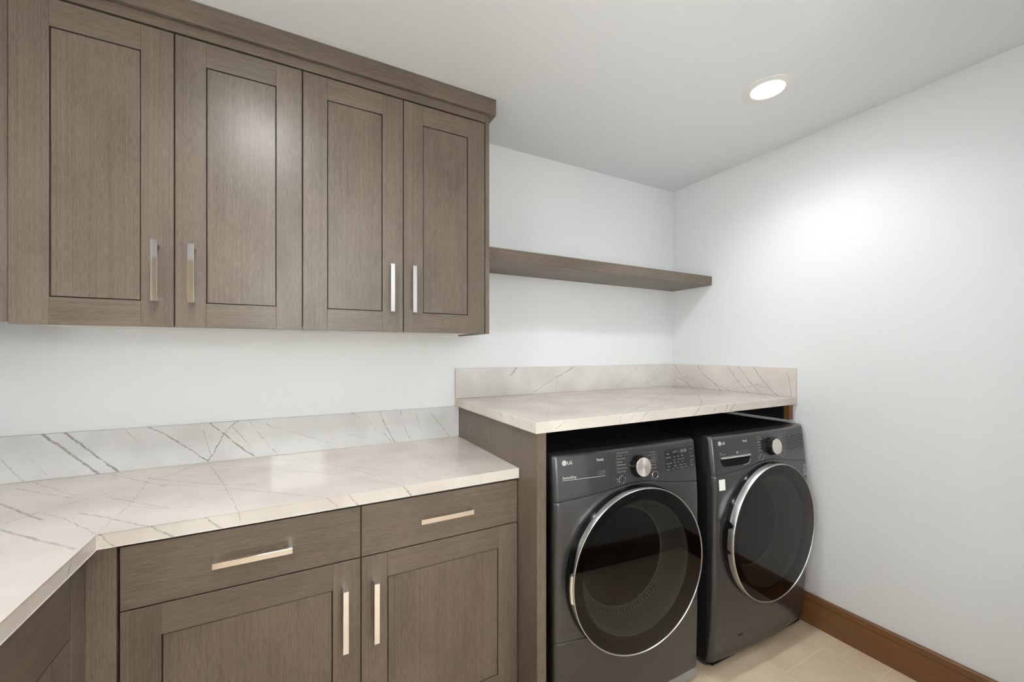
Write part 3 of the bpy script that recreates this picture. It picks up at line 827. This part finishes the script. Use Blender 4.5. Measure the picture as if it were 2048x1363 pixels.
        words = ['Temp.', 'Spin', 'Soil', 'Hot', 'Warm', 'Cold', 'High', 'Med', 'Low', 'Rinse', 'Delay', 'Steam']
        k = 0
        for z in (0.954, 0.942, 0.929, 0.916, 0.903, 0.890):
            for x in (0.180, 0.2040, 0.2280, 0.2520, 0.2760, 0.3000):
                text_into(bm, words[k % 12], x, z, 0.0066, yd, mi=1); k += 1
    obj('display_lettering', bm, [print_white, print_grey], dp)
    # printing
    def flush(nm, bm_):
        obj(nm, bm_, [print_white, print_grey, display_black], cp)
        return bmesh.new()
    bm = bmesh.new()
    def disc(x, z, r_, mi=0, n=28):
        c_ = bm.verts.new((x, yf(x, z) - 0.0007, z))
        rim_ = [bm.verts.new((x + r_ * math.cos(2 * PI * i / n), yf(x + r_ * math.cos(2 * PI * i / n), z + r_ * math.sin(2 * PI * i / n)) - 0.0007, z + r_ * math.sin(2 * PI * i / n))) for i in range(n)]
        for i in range(n):
            f = bm.faces.new([c_, rim_[i], rim_[(i + 1) % n]]); f.material_index = mi
    def bar(x0_, x1_, z0_, z1_, mi=0, lift=0.0005):
        n = 8
        for i in range(n):
            xa, xb = x0_ + (x1_ - x0_) * i / n, x0_ + (x1_ - x0_) * (i + 1) / n
            f = bm.faces.new([bm.verts.new((x, yf(x, z) - lift, z)) for x, z in ((xa, z0_), (xb, z0_), (xb, z1_), (xa, z1_))]); f.material_index = mi
    lx, lz = -0.2960, 0.9632
    disc(lx, lz, 0.0092)
    # the emblem's inner strokes
    bar(lx - 0.0005, lx + 0.0005, lz - 0.0032, lz + 0.0034, 2, 0.0011); bar(lx - 0.0005, lx + 0.0026, lz - 0.0034, lz - 0.0025, 2, 0.0011)
    bar(lx - 0.0038, lx - 0.0026, lz + 0.0020, lz + 0.0032, 2, 0.0011)
    for k in range(26):
        a = math.radians(95 + 10 * k)
        bar(lx + 0.0067 * math.cos(a) - 0.0006, lx + 0.0067 * math.cos(a) + 0.0006, lz + 0.0067 * math.sin(a) - 0.00035, lz + 0.0067 * math.sin(a) + 0.00035, 2, 0.0011)
    bar(lx + 0.0030, lx + 0.0072, lz - 0.0004, lz + 0.0004, 2, 0.0011)
    text_into(bm, 'LG', -0.2845, 0.9575, 0.0158, yf, bold=0.0002)
    obj('brand_mark', bm, [print_white, print_grey, display_black], cp); bm = bmesh.new()
    text_into(bm, 'ThinQ', -0.1665 if dryer else -0.1590, 0.9585, 0.0115, yf)
    bm = flush('feature_lettering', bm)
    if dryer:
        text_into(bm, 'SensorDry', -0.3060, 0.9085, 0.0125, yf)
        bar(-0.306, -0.1325, 0.9034, 0.9046)
        bm = flush('feature_lettering', bm)
        # small pictograms
        for a, b_, c_, d_ in ((-0.163, -0.150, 0.9215, 0.9222), (-0.163, -0.1623, 0.914, 0.922), (-0.150, -0.1493, 0.914, 0.922), (-0.163, -0.150, 0.9135, 0.9142), (-0.145, -0.132, 0.9228, 0.9235), (-0.1455, -0.1448, 0.914, 0.923), (-0.1325, -0.1318, 0.914, 0.923), (-0.163, -0.132, 0.9105, 0.9112)): bar(a, b_, c_, d_, 1)
        text_into(bm, '6', -0.1405, 0.9152, 0.0085, yf, mi=1)
        bm = flush('pictograms', bm)
        left = ('Normal', 'Heavy Duty', 'Bedding', 'Antibacterial', 'Steam Sanitary', 'Steam Fresh')
        right = ('Delicates', 'Perm. Press', 'Towels', 'Small Load', 'Speed Dry', 'Air Dry')
        text_into(bm, 'SENSOR DRY CYCLES', -0.0775, 0.9755, 0.0056, yf, mi=1)
        bm = flush('cycle_title', bm)
        lx0, rx0 = -0.0775, 0.1075
        lz0 = [0.9655, 0.9545, 0.9435, 0.9325, 0.9205, 0.9080]; rz0 = [0.9640, 0.9530, 0.9435, 0.9350, 0.9265, 0.9155]
        text_into(bm, 'Downloaded', 0.1120, 0.9040, 0.0066, yf, align='RIGHT', mi=1); bm = flush('cycle_lettering', bm)
        bar(lx0 - 0.0030, lx0 - 0.0024, 0.905, 0.973, 1); bm = flush('cycle_rule', bm); bar(rx0 + 0.0060, rx0 + 0.0066, 0.918, 0.970, 1); bm = flush('cycle_rule', bm)
        for z0_, xe in ((0.9672, -0.006), (0.9562, -0.018), (0.9452, -0.022)):
            bar(-0.044, xe, z0_ + 0.0007, z0_ + 0.0012, 1); bm = flush('cycle_rule', bm)
        for z0_, xs in ((0.9665, 0.046), (0.9555, 0.056), (0.946, 0.060)):
            bar(xs, 0.074, z0_, z0_ + 0.0005, 1); bm = flush('cycle_rule', bm)
    else:
        left = ('Normal', 'Heavy Duty', 'Bedding', 'Allergen', 'Sanitary', 'Tub Clean')
        right = ('Perm. Press', 'Delicates', 'Towels', 'Speed', 'Rinse', 'Spin')
        lx0, rx0 = -0.0600, 0.1310
        lz0 = [0.9680, 0.9570, 0.9460, 0.9335, 0.9215, 0.9085]; rz0 = [0.9640, 0.9530, 0.9415, 0.9310, 0.9200, 0.9070]
        bar(-0.046, 0.005, 0.9635, 0.9640, 1); bm = flush('cycle_rule', bm); bar(0.05, 0.098, 0.9665, 0.9670, 1)
        bm = flush('cycle_rule', bm)
        text_into(bm, 'Smart', -0.3005, 0.9225, 0.0050, yf, mi=1); text_into(bm, 'Direct Drive', -0.3005, 0.9145, 0.0070, yf, mi=1)
        bm = flush('drawer_lettering', bm)
        for k in range(5):
            x = -0.203 + 0.0165 * k
            bar(x, x + 0.011, 0.9225, 0.9231, 1); bar(x, x + 0.011, 0.9125, 0.9131, 1); bar(x, x + 0.0007, 0.9125, 0.923, 1); bar(x + 0.0104, x + 0.011, 0.9125, 0.923, 1)
        disc(-0.1975, 0.9178, 0.0036, 0)
        bm = flush('pictograms', bm)
        text_into(bm, 'ENERGY', 0.290, 0.8690, 0.0062, yf, mi=1); obj('corner_lettering', bm, [print_white, print_grey, display_black], cp); bm = bmesh.new()
    for z, s in zip(lz0, left): text_into(bm, s, lx0, z, 0.0074, yf, mi=1)
    obj('cycle_lettering', bm, [print_white, print_grey, display_black], cp); bm = bmesh.new()
    for z, s in zip(rz0, right): text_into(bm, s, rx0, z, 0.0074, yf, align='RIGHT', mi=1)
    obj('cycle_lettering', bm, [print_white, print_grey, display_black], cp); bm = bmesh.new()
    bar(btn[0][0] - 0.0235, btn[0][0] - 0.0190, btn[0][1] + 0.0005, btn[0][1] + 0.0048, 1); bar(btn[0][0] - 0.0235, btn[0][0] - 0.0190, btn[0][1] - 0.0070, btn[0][1] - 0.0050, 1)
    obj('button_symbol', bm, [print_white, print_grey, display_black], cp)
    if not dryer:
        # detergent drawer: bright strip over a dark finger pocket
        low = [(-0.2990, 0.8900), (-0.2945, 0.8790), (-0.2880, 0.8690), (-0.2780, 0.8650), (-0.1480, 0.8640), (-0.1330, 0.8675), (-0.1235, 0.8745), (-0.1195, 0.8840)]
        def low_z(x):
            for (xa, za), (xb, zb_) in zip(low[:-1], low[1:]):
                if x <= xb: return za + (zb_ - za) * (x - xa) / (xb - xa)
            return low[-1][1]
        bm = bmesh.new(); xs = sorted(set([-0.2990 + 0.1795 * k / 36 for k in range(37)] + [p[0] for p in low])); grid = []
        for x in xs:
            zl = low_z(x)
            grid.append([bm.verts.new((x, yf(x, zl + (0.9015 - zl) * k / 6) - 0.0007, zl + (0.9015 - zl) * k / 6)) for k in range(7)])
        for ca, cb in zip(grid[:-1], grid[1:]):
            for k in range(6): bm.faces.new([ca[k], cb[k], cb[k + 1], ca[k + 1]])
        # bright rolled edge round the lower right corner of the pocket
        prev = None
        for x, z in [(-0.165, 0.8641), (-0.148, 0.8640), (-0.140, 0.8655), (-0.133, 0.8675), (-0.128, 0.8707), (-0.1235, 0.8745), (-0.1212, 0.8790), (-0.1195, 0.8840)]:
            cur = [bm.verts.new((x + dx_, yf(x, z) - o_, z + dz_)) for dx_, dz_, o_ in ((-0.0006, 0.0006, 0.0008), (0.0005, -0.0005, 0.0014), (0.0012, -0.0012, 0.0004))]
            if prev:
                for k in range(2):
                    f = bm.faces.new([prev[k], prev[k + 1], cur[k + 1], cur[k]]); f.material_index = 1
            prev = cur
        dr = obj('detergent_drawer', bm, [black_matt, satin], cp)
        bm = bmesh.new(); n = 12
        for i in range(n):
            xa, xb = -0.3025 + 0.182 * i / n, -0.3025 + 0.182 * (i + 1) / n
            for (za, oa), (zc, oc) in (((0.8995, 0.0), (0.9000, -0.0065)), ((0.9000, -0.0065), (0.9052, -0.0065)), ((0.9052, -0.0065), (0.9062, 0.0))):
                bm.faces.new([bm.verts.new((x, yf(x, z) + o_ - 0.0005, z)) for x, z, o_ in ((xa, za, oa), (xb, za, oa), (xb, zc, oc), (xa, zc, oc))])
        bmesh.ops.remove_doubles(bm, verts=bm.verts, dist=0.00005)
        obj('drawer_grip', bm, satin, dr)
        # drain filter hatch: thin dark outline with a little latch
        x0_, x1_, z0_, z1_ = -0.2570, -0.0860, 0.0200, 0.1265
        out = [(x0_ - 0.004, z0_), (x0_, z1_ - 0.008), (x0_ + 0.006, z1_), (x1_ - 0.003, z1_), (x1_, z1_ - 0.003), (x1_ - 0.002, z0_)]
        path = []
        for (xa, za), (xb, zc) in zip(out[:-1], out[1:]):
            for k in range(10): path.append((xa + (xb - xa) * k / 10, za + (zc - za) * k / 10))
        path.append(out[-1])
        path = [p for p in path if p[1] > 0.036]
        bm = bmesh.new(); prev = None
        for i, (x, z) in enumerate(path):
            a = path[max(i - 1, 0)]; c_ = path[min(i + 1, len(path) - 1)]
            tx, tz = c_[0] - a[0], c_[1] - a[1]; l = math.hypot(tx, tz); nx_, nz_ = -tz / l * 0.0009, tx / l * 0.0009
            cur = [bm.verts.new((x + s * nx_, yf(x + s * nx_, z + s * nz_) - 0.0004, z + s * nz_)) for s in (-1, 1)]
            if prev: bm.faces.new([prev[0], prev[1], cur[1], cur[0]])
            prev = cur
        yh = yf(-0.172, 0.122)
        box(bm, -0.186, -0.160, yh - 0.002, yh + 0.001, 0.1175, 0.1255, 0.0008)
        obj('filter_hatch', bm, seam_dark, t)
        # paper stickers
        for nm, x0_, x1_, z0_, z1_, m_ in (('paper_sticker', -0.3180, -0.2840, 0.7705, 0.8155, paper), ('info_sticker', 0.3010, 0.3240, 0.7510, 0.8040, label_grey)):
            bm = bmesh.new()
            q = [bm.verts.new((x, yf(x, z) + edge_round(x) - 0.0009, z)) for x, z in ((x0_, z0_), (x1_, z0_), (x1_, z1_), (x0_, z1_))]
            q2 = [bm.verts.new((v.co.x, v.co.y + 0.0007, v.co.z)) for v in q]
            bm.faces.new(q); bm.faces.new(list(reversed(q2)))
            for i in range(4): bm.faces.new([q[i], q[(i + 1) % 4], q2[(i + 1) % 4], q2[i]])
            st = obj(nm, bm, m_, t)
            if nm == 'info_sticker':
                bm = bmesh.new()
                for k, (zz, hh) in enumerate(((0.796, 0.004), (0.787, 0.005), (0.779, 0.004), (0.771, 0.003), (0.763, 0.005), (0.755, 0.002))):
                    xx = 0.305 + 0.003 * (k % 3)
                    bm.faces.new([bm.verts.new((x, yf(x, z) - 0.0013, z)) for x, z in ((xx, zz), (xx + 0.010, zz), (xx + 0.010, zz + hh), (xx, zz + hh))])
                obj('sticker_print', bm, display_black, st)

    # --- porthole door
    yr = -0.035
    bm = bmesh.new()
    lathe(bm, [(0.248, 0.004), (0.248, -0.010), (0.256, -0.024), (DR - 0.006, yr + 0.004), (DR - 0.003, yr + 0.006), (DR - 0.003, -0.008), (DR + 0.004, 0.006), (DR + 0.002, 0.016), (0.248, 0.016)], 0, DZC, 120, close=True)
    dv = obj('door', bm, black_gloss, t, True)
    # chrome rim: thin lip in front, a side band whose depth changes round the door
    bm = bmesh.new(); n = 180; rings = []
    def band(a):
        dg = math.degrees(a) % 360
        if dryer:
            if dg < 60 or dg > 215: return 0.003
            if dg < 150: return 0.003 + 0.019 * min(1, (dg - 60) / 45)
            if dg < 168: return 0.022 - 0.014 * (dg - 150) / 18
            if dg < 172: return 0.010
            if dg < 192: return 0.024
            return max(0.003, 0.024 - 0.021 * (dg - 192) / 20)
        if 163.5 < dg < 167.5 or 184.0 < dg < 187.5: return 0.010
        if dg <= 90 or dg > 300: return 0.016
        return 0.027
    for i in range(n):
        a = 2 * PI * i / n; dpt = band(a)
        ca, sa = math.cos(a), math.sin(a)
        pr_ = [(DR - 0.0026, yr + 0.0012), (DR - 0.0022, yr - 0.0002), (DR - 0.0008, yr), (DR, yr + 0.0014), (DR + 0.0002, yr + dpt * 0.6 + 0.001), (DR + 0.0000, yr + dpt), (DR - 0.0035, yr + dpt)]
        rings.append([bm.verts.new((r_ * ca, y, DZC + r_ * sa)) for r_, y in pr_])
    for i in range(n):
        p, q = rings[i], rings[(i + 1) % n]
        for k in range(len(p)):
            bm.faces.new([p[k], p[(k + 1) % len(p)], q[(k + 1) % len(p)], q[k]])
    obj('chrome_rim', bm, satin, dv, True)
    if dryer:
        bm = bmesh.new()
        lathe(bm, [(DR - 0.002, yr + 0.004), (DR + 0.006, yr + 0.010), (DR + 0.007, yr + 0.016), (DR - 0.002, yr + 0.020)], 0, DZC, 20, arc=(math.radians(172), math.radians(190)), close=True)
        obj('door_grip', bm, satin, dv, True)
    # front glass, slightly domed
    bm = bmesh.new()
    rr = lathe(bm, [((DR - 0.0024) * q, yr + 0.0022 - 0.004 * (1 - q * q)) for q in (1.0, 0.95, 0.9, 0.8, 0.7, 0.6, 0.5, 0.4, 0.3, 0.2, 0.1, 0.03)], 0, DZC, 120)
    cap(bm, rr[-1])
    obj('door_glass', bm, smoked, dv, True)
    # bowl behind the glass and the drum
    bm = bmesh.new()
    rr = lathe(bm, [(0.2475, -0.010), (0.243, -0.008), (0.232, 0.012), (0.217, 0.045), (0.204, 0.072), (0.197, 0.080), (0.190, 0.079)], 0, DZC, 96)
    obj('door_bowl', bm, grey_plastic, dv, True)
    bm = bmesh.new()
    rr = lathe(bm, [(0.250, 0.060), (0.240, 0.085), (0.262, 0.12), (0.266, 0.14), (0.266, 0.52), (0.255, 0.54)], 0, DZC + 0.005, 72)
    cap(bm, rr[-1])
    obj('drum', bm, drum_steel, t, True)
    if dryer:
        # vented lint filter cover low in the drum mouth
        bm = bmesh.new()
        lathe(bm, [(0.2085, 0.0600), (0.1975, 0.0735), (0.1985, 0.0760), (0.2115, 0.0610)], 0, DZC, 40, arc=(math.radians(228), math.radians(322)), close=True)
        for k in range(20):
            a = math.radians(233 + 4.3 * k)
            ca, sa = math.cos(a), math.sin(a)
            vs4 = []
            for r_, y, s in ((0.2062, 0.0618, -1), (0.2062, 0.0618, 1), (0.1995, 0.0700, 1), (0.1995, 0.0700, -1)):
                tx, tz = -sa * 0.0022 * s, ca * 0.0022 * s
                vs4.append(bm.verts.new(((r_ - 0.0006) * ca + tx, y - 0.0006, DZC + (r_ - 0.0006) * sa + tz)))
            f = bm.faces.new(vs4); f.material_index = 1
        obj('lint_filter', bm, [grey_plastic, black_matt], t)
    return t

make_machine('dryer', 'graphite front-loading dryer standing left, beside the oak end panel', (-1.1424, -0.7990, 0), math.radians(-4.3))
make_machine('washer', 'graphite front-loading washer standing right, by the wall, with a white paper sticker', (-0.3840, -0.8520, 0), math.radians(-1.4))
